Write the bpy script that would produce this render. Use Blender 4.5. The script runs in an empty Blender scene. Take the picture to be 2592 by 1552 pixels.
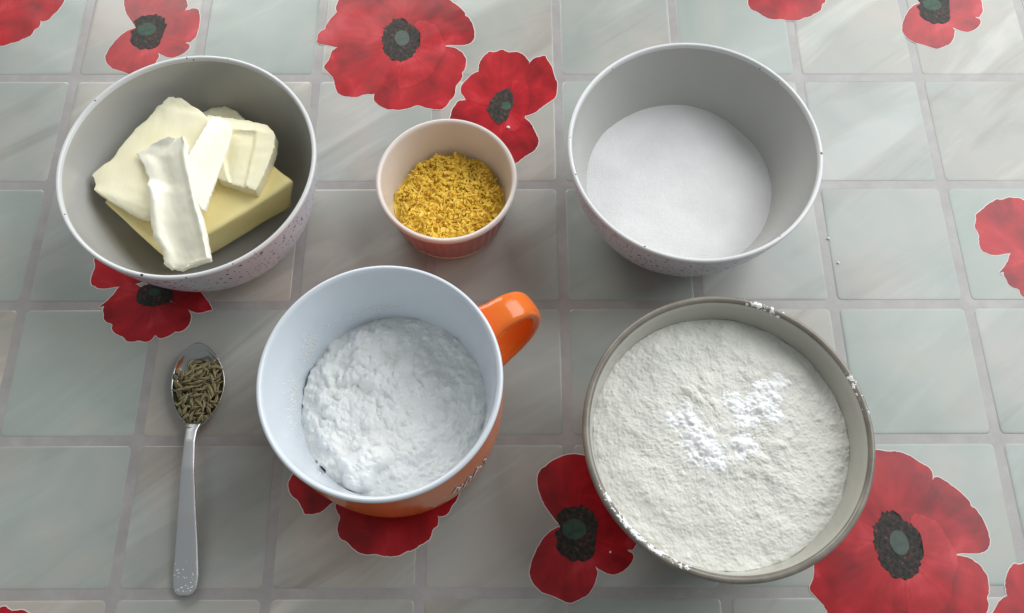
import bpy, bmesh, math, random
import numpy as np
from mathutils import Vector, Matrix, noise

# ---------------------------------------------------------------- camera, light, exposure
S = bpy.context.scene
COL = S.collection
cam_data = bpy.data.cameras.new('camera')
cam_data.lens = 36.0 * 2150.0 / 2592.0
cam_data.sensor_width = 36.0
cam_data.sensor_fit = 'HORIZONTAL'
cam_data.clip_start = 0.01
cam_data.clip_end = 50.0
cam = bpy.data.objects.new('camera', cam_data)
COL.objects.link(cam)
_r = Vector((0.99998491, -0.0038149, 0.00395211))
_u = Vector((0.00209278, 0.9298194, 0.36801019))
_f = Vector((0.00507867, 0.36799636, -0.92981336))
cam.matrix_world = Matrix(((_r.x, _u.x, -_f.x, 0.28638573), (_r.y, _u.y, -_f.y, -0.34821865),
                           (_r.z, _u.z, -_f.z, 0.46793652), (0, 0, 0, 1)))
S.camera = cam

world = bpy.data.worlds.new('World')
S.world = world
world.use_nodes = True
bg = world.node_tree.nodes['Background']
bg.inputs['Color'].default_value = (0.95, 1.0, 1.0, 1)
bg.inputs['Strength'].default_value = 0.27

def area_light(name, loc, target, sx, sy, power, colour):
    d = bpy.data.lights.new(name, 'AREA')
    d.shape = 'RECTANGLE'; d.size = sx; d.size_y = sy
    d.energy = power; d.color = colour
    o = bpy.data.objects.new(name, d)
    COL.objects.link(o)
    o.location = loc
    o.rotation_euler = (Vector(target) - Vector(loc)).to_track_quat('-Z', 'Y').to_euler()
    return o

area_light('window_light', (1.30, 0.45, 1.00), (0.30, -0.15, 0.0), 1.40, 1.30, 26.0, (0.97, 0.99, 1.0))
area_light('far_window_light', (-0.25, 1.25, 0.85), (0.25, -0.10, 0.0), 1.00, 0.80, 16.0, (1.0, 0.98, 0.95))

S.view_settings.view_transform = 'Standard'
S.view_settings.look = 'None'
S.view_settings.exposure = 0.0
S.view_settings.gamma = 1.0
S.view_settings.use_curve_mapping = False
S.cycles.use_denoising = True
S.cycles.max_bounces = 8

random.seed(4)
MM = 0.001
TX, TY = 0.080, 0.08106          # tile pitch of the printed cloth

# ---------------------------------------------------------------- helpers
def link(o, parent=None):
    COL.objects.link(o)
    if parent is not None:
        o.parent = parent
    return o

def new_obj(name, mesh, mats, parent=None, smooth=True, loc=None):
    if not isinstance(mats, (list, tuple)):
        mats = [mats]
    if not mesh.materials:
        for m in mats:
            mesh.materials.append(m)
    if smooth:
        mesh.polygons.foreach_set('use_smooth', [True] * len(mesh.polygons))
    o = bpy.data.objects.new(name, mesh)
    if loc is not None:
        o.location = loc
    return link(o, parent)

def tag(o, label, cat, group=None, kind=None):
    o['label'] = label
    o['category'] = cat
    if group: o['group'] = group
    if kind: o['kind'] = kind
    return o

def empty(name, loc, label=None, cat=None, group=None, rz=0.0):
    o = bpy.data.objects.new(name, None)
    o.empty_display_size = 0.01
    o.location = loc
    o.rotation_euler = (0, 0, rz)
    link(o)
    if label: tag(o, label, cat, group)
    return o

def mesh_from(name, verts, faces):
    me = bpy.data.meshes.new(name)
    me.from_pydata([tuple(v) for v in verts], [], [tuple(f) for f in faces])
    me.update()
    return me

def lathe(name, prof, n=96, flute=0.0, nfl=0, frange=None, wob=0.0):
    verts, faces = [], []
    for k, (r, z) in enumerate(prof):
        for i in range(n):
            a = 2 * math.pi * i / n
            rr = r
            if flute and frange[0] <= k <= frange[1]:
                rr = r + flute * (abs(math.cos(a * nfl * 0.5)) - 0.6)
            if wob:
                rr *= 1 + wob * math.sin(2 * a + 1.0) + 0.6 * wob * math.sin(3 * a + z * 40)
            verts.append((rr * math.cos(a), rr * math.sin(a), z))
    for k in range(len(prof) - 1):
        for i in range(n):
            j = (i + 1) % n
            faces.append((k * n + i, k * n + j, (k + 1) * n + j, (k + 1) * n + i))
    if prof[0][0] < 1e-5 or prof[-1][0] < 1e-5:
        pass
    me = mesh_from(name, verts, faces)
    bm = bmesh.new(); bm.from_mesh(me)
    bmesh.ops.remove_doubles(bm, verts=bm.verts, dist=1e-6)
    bm.to_mesh(me); bm.free()
    return me

def smooth_prof(pts, sub=5):
    """Catmull-Rom through profile points."""
    P = [np.array(p, float) for p in pts]
    P = [2 * P[0] - P[1]] + P + [2 * P[-1] - P[-2]]
    out = []
    for i in range(1, len(P) - 2):
        for k in range(sub):
            t = k / sub
            a, b, c, d = P[i - 1], P[i], P[i + 1], P[i + 2]
            q = 0.5 * ((2 * b) + (c - a) * t + (2 * a - 5 * b + 4 * c - d) * t * t + (3 * b - a - 3 * c + d) * t ** 3)
            out.append((max(q[0], 0.0), q[1]))
    out.append(tuple(pts[-1]))
    return out

# ---------------------------------------------------------------- materials
class NT:
    def __init__(self, name):
        self.m = bpy.data.materials.new(name)
        self.m.use_nodes = True
        self.t = self.m.node_tree
        self.b = self.t.nodes['Principled BSDF']
    def n(self, typ, **kw):
        x = self.t.nodes.new(typ)
        for k, v in kw.items():
            if k.startswith('i_'):
                x.inputs[k[2:].replace('_', ' ')].default_value = v
            else:
                setattr(x, k, v)
        return x
    def l(self, a, b):
        self.t.links.new(a, b)
    def set(self, **kw):
        for k, v in kw.items():
            key = k.replace('_', ' ')
            if isinstance(v, tuple) and len(v) == 3 and key != 'Subsurface Radius':
                v = v + (1,)
            self.b.inputs[key].default_value = v
        return self
    def coord(self, scale=(1, 1, 1), rot=(0, 0, 0), which='Object'):
        tc = self.n('ShaderNodeTexCoord')
        mp = self.n('ShaderNodeMapping')
        mp.inputs['Scale'].default_value = scale
        mp.inputs['Rotation'].default_value = rot
        self.l(tc.outputs[which], mp.inputs['Vector'])
        return mp.outputs['Vector']
    def noise(self, vec, scale, detail=4, rough=0.55, dist=0.0):
        x = self.n('ShaderNodeTexNoise')
        x.inputs['Scale'].default_value = scale
        x.inputs['Detail'].default_value = detail
        x.inputs['Roughness'].default_value = rough
        x.inputs['Distortion'].default_value = dist
        if vec is not None: self.l(vec, x.inputs['Vector'])
        return x
    def ramp(self, fac, stops):
        x = self.n('ShaderNodeValToRGB')
        e = x.color_ramp.elements
        while len(e) < len(stops): e.new(0.5)
        for q, (p, c) in zip(e, stops):
            q.position = p
            q.color = c + (1,) if len(c) == 3 else c
        self.l(fac, x.inputs['Fac'])
        return x.outputs['Color']
    def mix(self, fac, a, b, mode='MIX'):
        x = self.n('ShaderNodeMix')
        x.data_type = 'RGBA'; x.blend_type = mode
        for sock, v in ((x.inputs[0], fac), (x.inputs[6], a), (x.inputs[7], b)):
            if isinstance(v, (int, float)): sock.default_value = v
            elif isinstance(v, tuple): sock.default_value = v if len(v) == 4 else v + (1,)
            else: self.l(v, sock)
        return x.outputs[2]
    def math(self, op, a, b=None, clamp=False):
        x = self.n('ShaderNodeMath'); x.operation = op; x.use_clamp = clamp
        for sock, v in ((x.inputs[0], a), (x.inputs[1], b)):
            if v is None: continue
            if isinstance(v, (int, float)): sock.default_value = v
            else: self.l(v, sock)
        return x.outputs[0]
    def bump(self, h, strength, dist):
        x = self.n('ShaderNodeBump')
        x.inputs['Strength'].default_value = strength
        x.inputs['Distance'].default_value = dist
        self.l(h, x.inputs['Height'])
        self.l(x.outputs['Normal'], self.b.inputs['Normal'])
    def col(self, c):
        self.l(c, self.b.inputs['Base Color'])

def mat_tile():
    m = NT('printed_tile')
    info = m.n('ShaderNodeObjectInfo')
    geo = m.n('ShaderNodeNewGeometry')
    rnd = info.outputs['Random']
    comb = m.n('ShaderNodeCombineXYZ')
    m.l(m.math('MULTIPLY', rnd, 37.0), comb.inputs[0])
    m.l(m.math('MULTIPLY', rnd, 91.0), comb.inputs[1])
    add = m.n('ShaderNodeVectorMath'); add.operation = 'ADD'
    m.l(geo.outputs['Position'], add.inputs[0]); m.l(comb.outputs[0], add.inputs[1])
    rot = m.n('ShaderNodeVectorRotate'); rot.rotation_type = 'Z_AXIS'
    rot.inputs['Angle'].default_value = math.radians(-36)
    m.l(add.outputs[0], rot.inputs['Vector'])
    mp = m.n('ShaderNodeMapping')
    mp.inputs['Scale'].default_value = (5.0, 26.0, 1.0)
    m.l(rot.outputs[0], mp.inputs['Vector'])
    big = m.noise(add.outputs[0], 14.0, 3, 0.5, 0.6)
    veins = m.noise(mp.outputs['Vector'], 1.0, 5, 0.55, 0.9)
    base = m.ramp(big.outputs['Fac'], [(0.30, (0.302, 0.336, 0.318)), (0.50, (0.356, 0.372, 0.354)), (0.68, (0.405, 0.386, 0.360))])
    warm = m.ramp(rnd, [(0.0, (0.93, 1.0, 0.97)), (0.45, (1, 1, 1)), (0.8, (1.03, 0.985, 0.94)), (1.0, (1.05, 0.97, 0.92))])
    c = m.mix(1.0, base, warm, 'MULTIPLY')
    v = m.ramp(veins.outputs['Fac'], [(0.32, (0.74, 0.71, 0.68)), (0.45, (1, 1, 1)), (0.54, (1.0, 1.0, 1.0)), (0.66, (1.28, 1.31, 1.33))])
    amt = m.math('MULTIPLY', rnd, 0.75)
    amt = m.math('ADD', amt, 0.2)
    c = m.mix(amt, c, m.mix(1.0, c, v, 'MULTIPLY'))
    m.col(c)
    wv = m.noise(m.n('ShaderNodeNewGeometry').outputs['Position'], 13.0, 2, 0.4, 0.4)
    m.bump(wv.outputs['Fac'], 0.26, 0.006)
    m.set(Roughness=0.25, Specular_IOR_Level=0.42)
    return m.m

def mat_grout():
    m = NT('printed_grout')
    geo = m.n('ShaderNodeNewGeometry')
    a = m.noise(geo.outputs['Position'], 60.0, 5, 0.65)
    m.col(m.ramp(a.outputs['Fac'], [(0.3, (0.300, 0.288, 0.280)), (0.55, (0.345, 0.332, 0.324)), (0.75, (0.395, 0.382, 0.375))]))
    wv = m.noise(m.n('ShaderNodeNewGeometry').outputs['Position'], 13.0, 2, 0.4, 0.4)
    m.bump(wv.outputs['Fac'], 0.26, 0.006)
    m.set(Roughness=0.27, Specular_IOR_Level=0.42)
    return m.m

def mat_petal(name, edge=False):
    m = NT(name)
    tc = m.n('ShaderNodeTexCoord')
    sep = m.n('ShaderNodeSeparateXYZ'); m.l(tc.outputs['Object'], sep.inputs[0])
    ang = m.math('ARCTAN2', sep.outputs[1], sep.outputs[0])
    rad = m.math('SQRT', m.math('ADD', m.math('POWER', sep.outputs[0], 2.0), m.math('POWER', sep.outputs[1], 2.0)))
    comb = m.n('ShaderNodeCombineXYZ')
    m.l(m.math('MULTIPLY', ang, 9.0), comb.inputs[0]); m.l(m.math('MULTIPLY', rad, 45.0), comb.inputs[1])
    at = m.n('ShaderNodeAttribute'); at.attribute_type = 'OBJECT'; at.attribute_name = 'tint'
    m.l(m.math('MULTIPLY', at.outputs['Fac'], 13.0), comb.inputs[2])
    veins = m.noise(comb.outputs[0], 1.0, 4, 0.6, 0.3)
    soft = m.noise(tc.outputs['Object'], 48.0, 3, 0.45, 0.7)
    v = m.math('ADD', m.math('MULTIPLY', veins.outputs['Fac'], 0.24), m.math('MULTIPLY', soft.outputs['Fac'], 0.76))
    v = m.math('ADD', v, m.math('MULTIPLY', m.math('SUBTRACT', at.outputs['Fac'], 0.5), 0.22))
    c = m.ramp(v, [(0.30, (0.16, 0.006, 0.010)), (0.45, (0.31, 0.009, 0.014)), (0.58, (0.43, 0.013, 0.020)), (0.74, (0.56, 0.042, 0.058))])
    if edge:
        c = m.mix(1.0, c, (0.42, 0.36, 0.5), 'MULTIPLY')
    m.col(c)
    wv = m.noise(m.n('ShaderNodeNewGeometry').outputs['Position'], 13.0, 2, 0.4, 0.4)
    m.bump(wv.outputs['Fac'], 0.26, 0.006)
    m.set(Roughness=0.25, Specular_IOR_Level=0.32)
    return m.m

def mat_stamens():
    m = NT('stamens')
    tc = m.n('ShaderNodeTexCoord')
    vo = m.n('ShaderNodeTexVoronoi'); vo.inputs['Scale'].default_value = 700.0
    m.l(tc.outputs['Object'], vo.inputs['Vector'])
    ns = m.noise(tc.outputs['Object'], 420.0, 3, 0.7)
    c = m.ramp(ns.outputs['Fac'], [(0.35, (0.016, 0.018, 0.015)), (0.52, (0.035, 0.036, 0.03)), (0.64, (0.10, 0.035, 0.035)), (0.78, (0.24, 0.23, 0.18))])
    m.col(c)
    m.set(Roughness=0.45, Specular_IOR_Level=0.18)
    return m.m

def mat_simple(name, col, rough=0.5, spec=0.5, var=0.0, scale=60.0, bump=0.0, bscale=400.0, sss=0.0, sssr=(0.004, 0.003, 0.0015), coat=0.0, metal=0.0):
    m = NT(name)
    m.set(Base_Color=col, Roughness=rough, Specular_IOR_Level=spec, Metallic=metal)
    if var or bump:
        v = m.coord()
    if var:
        ns = m.noise(v, scale, 5, 0.6)
        lo = tuple(x * (1 - var) for x in col); hi = tuple(min(1, x * (1 + var)) for x in col)
        m.col(m.ramp(ns.outputs['Fac'], [(0.3, lo), (0.7, hi)]))
    if bump:
        nb = m.noise(v, bscale, 4, 0.6)
        m.bump(nb.outputs['Fac'], bump, 0.001)
    if sss:
        m.set(Subsurface_Weight=sss, Subsurface_Scale=1.0)
        m.b.inputs['Subsurface Radius'].default_value = sssr
    if coat:
        m.set(Coat_Weight=coat, Coat_Roughness=0.08)
    return m.m

def mat_speckle(name, base, dots, scale=420.0, thr=0.20, dens=0.5, rough=0.22):
    m = NT(name)
    v = m.coord()
    def layer(sc, t, d):
        vo = m.n('ShaderNodeTexVoronoi'); vo.inputs['Scale'].default_value = sc
        m.l(v, vo.inputs['Vector'])
        near = m.math('LESS_THAN', vo.outputs['Distance'], t)
        sp = m.n('ShaderNodeSeparateColor'); m.l(vo.outputs['Color'], sp.inputs[0])
        return m.math('MULTIPLY', near, m.math('GREATER_THAN', sp.outputs[0], d))
    f = m.math('MAXIMUM', layer(scale, thr, 1 - dens), layer(scale * 0.55, thr * 1.0, 1 - dens * 0.45))
    ns = m.noise(v, 40.0, 3)
    b = m.ramp(ns.outputs['Fac'], [(0.3, tuple(x * 0.94 for x in base)), (0.7, base)])
    m.col(m.mix(f, b, dots))
    m.set(Roughness=rough, Specular_IOR_Level=0.5)
    return m.m

def mat_powder(name, col, scale=900.0, strength=0.6, sparkle=0.0):
    m = NT(name)
    v = m.coord()
    a = m.noise(v, scale, 5, 0.7)
    b = m.noise(v, 60.0, 3, 0.5)
    lo = tuple(x * 0.93 for x in col)
    m.col(m.ramp(b.outputs['Fac'], [(0.3, lo), (0.7, col)]))
    m.bump(a.outputs['Fac'], strength, 0.0008)
    m.set(Roughness=0.95 if not sparkle else 0.6, Specular_IOR_Level=0.1 + sparkle)
    m.set(Subsurface_Weight=0.12)
    m.b.inputs['Subsurface Radius'].default_value = (0.0012, 0.0012, 0.0011)
    return m.m

M = {}
M['tile'] = mat_tile()
M['grout'] = mat_grout()
M['petal'] = mat_petal('poppy_petal_print')
M['petal_edge'] = mat_petal('poppy_petal_edge_print', True)
M['halo'] = mat_simple('cream_print', (0.68, 0.66, 0.63), 0.40, 0.3)
M['stamens'] = mat_stamens()
M['disc'] = mat_simple('green_pod_print', (0.045, 0.085, 0.06), 0.45, 0.2, var=0.35, scale=260.0)
M['pale_disc'] = mat_simple('pale_pod_print', (0.085, 0.11, 0.095), 0.45, 0.2, var=0.2, scale=260.0)
M['leafprint'] = mat_simple('dark_leaf_print', (0.06, 0.075, 0.05), 0.4, 0.4, var=0.4, scale=80.0)
M['table'] = mat_simple('dark_table_wood', (0.16, 0.10, 0.06), 0.5, 0.4, var=0.3, scale=20.0)
M['stone_out'] = mat_speckle('speckled_glaze', (0.60, 0.66, 0.76), (0.04, 0.045, 0.08), scale=430.0, thr=0.24, dens=0.6)
M['stone_rim'] = mat_speckle('rim_glaze', (0.70, 0.71, 0.72), (0.06, 0.05, 0.05), scale=330.0, thr=0.16, dens=0.20)
M['stone_in'] = mat_simple('pale_grey_glaze', (0.45, 0.448, 0.43), 0.16, 0.6, var=0.03, scale=30.0)
M['foot'] = mat_simple('unglazed_foot', (0.42, 0.39, 0.36), 0.7, 0.3)
M['brown_glaze'] = mat_simple('brown_glaze', (0.20, 0.18, 0.15), 0.25, 0.5, var=0.3, scale=60.0)
M['cream_glaze'] = mat_simple('cream_glaze', (0.44, 0.435, 0.385), 0.2, 0.5, var=0.05, scale=30.0)
M['ram_in'] = mat_simple('ramekin_cream_glaze', (0.70, 0.63, 0.58), 0.22, 0.5, var=0.03, scale=40.0)
M['ram_out'] = mat_simple('ramekin_pink_glaze', (0.42, 0.17, 0.16), 0.28, 0.5, var=0.1, scale=50.0)
M['orange'] = mat_simple('orange_glaze', (0.78, 0.17, 0.025), 0.16, 0.5, var=0.04, scale=20.0)
M['mug_in'] = mat_simple('white_mug_glaze', (0.69, 0.74, 0.795), 0.14, 0.5)
M['white_paint'] = mat_simple('white_lettering', (0.80, 0.80, 0.78), 0.3, 0.5)
M['dark_paint'] = mat_simple('dark_outline', (0.03, 0.02, 0.02), 0.4, 0.5)
M['sugar'] = mat_powder('sugar_grains', (0.89, 0.89, 0.895), 1700.0, 0.7, 0.2)
M['flour'] = mat_powder('flour_powder', (0.735, 0.73, 0.68), 1300.0, 0.3)
M['white_powder'] = mat_powder('white_powder', (0.88, 0.89, 0.89), 700.0, 0.5)
M['starch'] = mat_powder('fine_white_powder', (0.93, 0.935, 0.915), 900.0, 0.25)
M['steel'] = mat_simple('brushed_steel', (0.72, 0.73, 0.75), 0.38, 0.5, bump=0.04, bscale=900.0, metal=1.0)
M['steel_bowl'] = mat_simple('polished_steel', (0.46, 0.46, 0.46), 0.17, 0.5, metal=1.0)
M['zest'] = mat_simple('lemon_zest', (0.98, 0.66, 0.09), 0.45, 0.45, var=0.10, scale=260.0)

# ---------------------------------------------------------------- measured outlines (millimetres)
POPPIES = {
 'double': {'centre': (214.3,30.6),
  'petals': [
   (0.35, [(-45.7,26.6),(-45.2,30.5),(-43.3,36.3),(-34.8,42.1),(-23.4,45.1),(-12.4,43.1),(-1.4,40.2),(7.0,24.7),(4.3,15.2),(-4.4,5.8),(-16.1,24.7),(-44.4,23.8)]),
   (0.50, [(-17.2,44.8),(-11.1,49.5),(-3.7,51.9),(3.8,50.5),(7.9,51.1),(15.4,48.1),(20.1,44.4),(24.3,42.1),(25.8,39.4),(25.7,36.1),(23.8,28.2),(17.2,21.2),(10.1,18.0),(3.8,7.8),(-2.3,14.2),(-7.8,20.6),(-13.6,33.6)]),
   (0.30, [(25.7,36.1),(28.7,36.7),(34.5,32.8),(43.3,23.6),(43.4,20.4),(45.7,19.5),(48.5,14.0),(50.4,4.5),(48.9,-1.1),(44.8,-3.8),(38.3,-4.1),(32.2,-3.8),(23.9,-5.3),(12.5,-4.7),(4.1,-1.5),(4.2,10.4),(7.5,18.0),(13.6,23.1),(21.9,28.9)]),
   (0.55, [(31.1,-4.9),(37.5,-6.3),(42.1,-10.0),(44.8,-15.4),(44.2,-23.6),(42.0,-26.3),(42.5,-30.8),(38.1,-37.0),(37.9,-44.0),(34.7,-48.4),(31.2,-54.5),(26.1,-55.7),(18.8,-54.0),(13.3,-51.8),(8.6,-54.4),(1.4,-55.7),(-5.9,-55.3),(-11.9,-52.2),(-15.4,-48.3),(-15.3,-43.5),(-9.8,-36.0),(0.9,-10.9),(18.6,-3.5)]),
   (0.70, [(-42.6,-5.8),(-45.8,-9.0),(-47.1,-16.3),(-50.4,-21.7),(-46.7,-26.2),(-42.7,-30.7),(-41.0,-38.7),(-38.8,-43.5),(-31.3,-45.7),(-26.2,-45.7),(-20.5,-43.1),(-15.3,-43.5),(-8.2,-39.6),(-1.0,-35.6),(2.7,-18.1),(-1.1,-1.7),(-19.1,-3.5)]),
   (0.62, [(-44.4,24.2),(-36.5,31.9),(-26.6,34.1),(-16.4,31.9),(-10.0,26.1),(-5.8,18.0),(-1.3,3.0),(-11.5,-3.5),(-26.4,-6.3),(-42.6,-5.8),(-49.1,-3.9),(-56.6,-2.5),(-56.2,4.9),(-53.9,8.2),(-51.3,9.4),(-51.5,11.9),(-48.5,18.1)]),
   (0.95, [(10.3,17.1),(16.5,16.1),(24.2,12.3),(27.5,3.0),(30.7,-3.5),(30.1,-10.0),(25.4,-18.2),(24.8,-22.7),(21.0,-29.8),(13.7,-35.2),(7.9,-37.8),(1.4,-40.0),(-0.6,-36.1),(0.0,-25.4),(3.0,-8.1),(7.6,7.7)]),
  ],
  'stamens': [(12.5,-0.3),(12.8,-5.5),(10.2,-9.2),(8.6,-13.4),(5.6,-15.6),(2.4,-16.8),(-0.9,-17.1),(-4.4,-16.1),(-7.5,-13.6),(-10.2,-10.0),(-11.7,-5.3),(-13.0,-0.3),(-11.8,4.6),(-11.8,10.2),(-8.3,12.5),(-6.2,16.8),(-2.6,17.6),(1.0,18.0),(4.3,15.4),(7.4,12.8),(10.8,10.0),(12.9,5.2)],
  'disc': [(6.0,1.6),(5.9,-0.7),(5.0,-2.5),(3.8,-4.0),(2.2,-4.7),(0.5,-4.7),(-1.1,-4.0),(-2.5,-2.6),(-3.5,-0.6),(-3.9,1.6),(-3.7,3.8),(-3.0,5.8),(-1.7,7.2),(-0.1,8.1),(1.6,7.9),(3.3,7.3),(4.7,5.8),(5.7,3.8)]},
 'folded': {'centre': (282.1,-22.2),
  'petals': [
   (0.45, [(-22.8,4.8),(-27.9,4.4),(-31.8,-2.6),(-32.4,-7.7),(-36.2,-17.1),(-32.3,-29.7),(-21.4,-39.6),(-6.5,-38.0),(5.0,-23.9),(8.7,-4.3),(-11.1,4.3)]),
   (0.40, [(15.5,-9.1),(20.2,-13.8),(22.3,-19.7),(24.7,-25.6),(23.9,-29.8),(21.7,-33.9),(15.6,-38.0),(9.9,-43.4),(4.9,-44.6),(-0.0,-38.0),(-3.7,-25.6),(-0.1,-8.6),(10.9,-0.0)]),
   (0.55, [(-15.0,27.4),(-14.7,33.7),(-11.4,40.0),(-7.7,43.7),(-3.9,42.8),(1.0,45.5),(5.1,42.8),(11.1,43.4),(15.6,40.9),(18.6,35.9),(19.3,34.5),(18.4,22.0),(8.0,4.3),(-3.8,13.1),(-12.7,25.6)]),
   (0.45, [(19.3,34.5),(22.3,38.2),(29.9,40.5),(31.3,36.4),(34.2,30.9),(35.5,23.7),(37.6,18.4),(36.6,7.8),(33.6,4.3),(28.4,0.4),(22.5,-5.2),(15.5,-7.8),(10.9,-0.0),(10.9,8.7),(16.9,22.0)]),
   (0.60, [(-15.0,27.4),(-19.4,24.7),(-26.0,16.7),(-26.2,10.5),(-22.8,4.8),(-14.7,1.7),(-3.7,-0.9),(6.5,12.2),(2.8,16.6),(-3.8,23.8),(-11.3,26.5)]),
   (0.80, [(6.9,14.9),(7.3,22.0),(10.3,26.9),(16.2,26.0),(16.9,18.4),(18.7,11.3),(19.0,4.3),(17.4,-4.4),(10.7,-19.7),(3.5,-19.7),(2.8,-12.9),(8.0,4.3)]),
  ],
  'stamens': [(5.1,13.5),(8.7,8.7),(7.9,-0.0),(3.5,-11.2),(-0.8,-14.6),(-6.6,-8.6),(-8.8,-2.6),(-6.7,4.3),(-2.3,10.5)],
  'disc': [(6.6,-0.0),(6.4,-1.4),(5.4,-2.3),(4.2,-3.0),(2.9,-2.9),(1.7,-2.3),(0.9,-1.3),(0.5,-0.0),(0.8,1.3),(1.6,2.4),(2.9,3.0),(4.3,3.1),(5.4,2.4),(6.4,1.4)]},
 'notched': {'centre': (42.2,38.2),
  'petals': [
   (0.40, [(-8.0,3.7),(-12.4,9.1),(-17.0,15.7),(-19.9,24.6),(-19.2,32.8),(-11.2,38.8),(-1.0,42.6),(8.7,41.1),(18.1,34.3),(25.0,23.1),(23.3,17.5),(15.9,7.6),(2.3,1.1)]),
   (0.50, [(23.3,17.5),(28.4,19.7),(32.6,18.6),(34.4,12.0),(34.7,3.3),(33.9,-4.6),(29.8,-10.3),(12.0,-5.3),(2.3,1.1),(9.4,12.0)]),
   (0.65, [(29.8,-10.3),(31.0,-12.8),(28.2,-17.4),(23.5,-20.9),(17.9,-22.0),(10.4,-18.1),(4.5,-9.6),(2.6,-1.0),(14.5,-2.5)]),
   (0.70, [(-8.1,3.3),(-13.6,0.4),(-19.7,-6.6),(-23.4,-14.7),(-24.7,-20.9),(-22.9,-26.0),(-18.3,-30.5),(-11.9,-32.5),(-9.0,-33.9),(-3.5,-36.1),(0.4,-34.4),(5.7,-32.2),(9.5,-26.7),(11.5,-20.5),(10.4,-18.5),(9.4,-13.6),(1.4,-2.0)]),
  ],
  'stamens': [(-10.4,8.6),(-3.0,13.4),(4.4,14.5),(10.3,10.9),(12.5,3.8),(10.9,-6.7),(9.4,-12.5),(1.0,-15.3),(-6.7,-13.0),(-10.1,-6.6),(-10.6,-0.2),(-7.8,3.2)],
  'disc': [(6.2,1.5),(5.8,-0.7),(4.0,-2.3),(2.0,-3.6),(-0.4,-3.9),(-2.8,-3.5),(-4.9,-2.3),(-6.3,-0.6),(-6.7,1.5),(-6.3,3.7),(-4.7,5.4),(-2.7,6.8),(-0.1,7.0),(2.5,6.8),(4.3,5.3),(5.9,3.6)]},
 'thorned': {'centre': (76.2,-156.0),
  'petals': [
   (0.40, [(-12.8,15.8),(-6.4,24.2),(4.8,26.3),(17.0,22.0),(22.3,11.5),(12.0,3.2),(0.9,1.2)]),
   (0.50, [(-23.2,6.2),(-29.7,4.8),(-33.8,5.1),(-39.0,7.6),(-39.3,14.8),(-38.0,18.6),(-40.0,24.2),(-37.6,29.5),(-37.5,32.7),(-32.6,36.0),(-28.0,40.2),(-21.9,43.5),(-18.3,43.0),(-14.2,44.7),(-7.3,44.3),(-4.1,41.9),(1.0,31.8),(-0.5,14.2),(-9.6,8.4)]),
   (0.45, [(21.3,-8.2),(25.2,-10.3),(29.0,-10.7),(32.6,-9.5),(35.9,-8.9),(34.9,-7.0),(31.2,-1.7),(27.2,2.8),(25.0,4.9),(18.7,9.4),(11.4,7.4),(4.7,1.2),(13.1,-5.0)]),
   (0.60, [(-22.2,5.4),(-25.3,-0.8),(-31.8,-7.3),(-28.3,-5.7),(-28.7,-8.9),(-27.7,-11.4),(-27.3,-14.6),(-24.9,-16.6),(-21.3,-17.8),(-21.7,-19.8),(-20.6,-22.2),(-16.8,-24.6),(-14.1,-25.4),(-11.8,-28.3),(-7.6,-28.7),(-4.8,-27.7),(-0.5,-28.9),(2.6,-27.8),(4.5,-24.2),(6.9,-26.6),(10.2,-26.2),(15.0,-23.4),(15.6,-22.3),(18.6,-22.7),(23.0,-19.1),(23.9,-15.1),(23.5,-11.5),(21.3,-8.2),(13.1,-5.0),(0.9,1.2),(-11.5,7.4),(-17.5,9.5)]),
  ],
  'stamens': [(-10.2,-0.8),(-8.8,4.9),(-5.7,7.0),(3.8,7.0),(9.9,4.1),(11.7,-0.0),(9.2,-4.1),(2.1,-7.0),(-3.6,-6.5),(-8.5,-4.5)],
  'disc': [(3.9,2.4),(3.8,1.3),(2.7,0.5),(1.5,-0.1),(-0.1,-0.1),(-1.5,0.4),(-2.7,1.3),(-3.2,2.5),(-3.1,3.6),(-2.3,4.6),(-0.9,5.0),(0.7,5.1),(2.2,4.5),(3.5,3.6)]},
 'scalloped': {'centre': (218.0,-256.5),
  'petals': [
   (0.40, [(-37.6,3.5),(-20.9,16.9),(5.7,19.1),(28.3,7.8),(20.1,-9.8),(-6.0,-9.7),(-28.1,-5.3)]),
   (0.40, [(-27.0,-20.4),(-32.6,-25.9),(-37.3,-26.9),(-41.6,-26.9),(-43.7,-22.5),(-46.1,-19.0),(-49.4,-16.9),(-51.5,-12.6),(-51.8,-9.6),(-50.4,-6.1),(-46.0,-0.8),(-33.0,1.3),(-15.0,-5.3),(-18.5,-18.3)]),
   (0.45, [(30.5,-28.2),(33.7,-28.2),(36.6,-26.1),(37.9,-22.7),(40.0,-20.2),(43.7,-10.7),(41.8,-5.5),(33.0,-1.1),(15.4,-1.0),(15.9,-14.1)]),
   (0.65, [(-25.2,-21.2),(-24.1,-25.5),(-21.9,-28.4),(-23.1,-32.6),(-22.8,-36.8),(-20.9,-40.1),(-17.9,-41.0),(-14.2,-44.7),(-8.5,-48.0),(-1.8,-47.6),(4.6,-49.2),(10.5,-48.6),(13.0,-47.2),(14.7,-46.2),(18.0,-45.6),(21.3,-43.1),(24.7,-41.5),(27.1,-39.0),(27.9,-34.9),(30.6,-33.2),(30.9,-29.9),(30.5,-28.2),(24.6,-14.1),(2.2,-1.0),(-19.1,-9.7)]),
  ],
  'stamens': [(10.8,-0.1),(11.0,-2.7),(8.7,-4.5),(7.3,-6.5),(4.7,-7.6),(1.9,-8.2),(-1.0,-8.3),(-4.0,-7.9),(-6.7,-6.6),(-9.0,-4.9),(-10.2,-2.5),(-11.3,-0.1),(-10.2,2.3),(-10.1,5.0),(-7.0,6.1),(-5.1,8.2),(-2.0,8.6),(1.1,8.7),(3.9,7.5),(6.6,6.2),(9.5,4.9),(11.2,2.5)],
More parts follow.
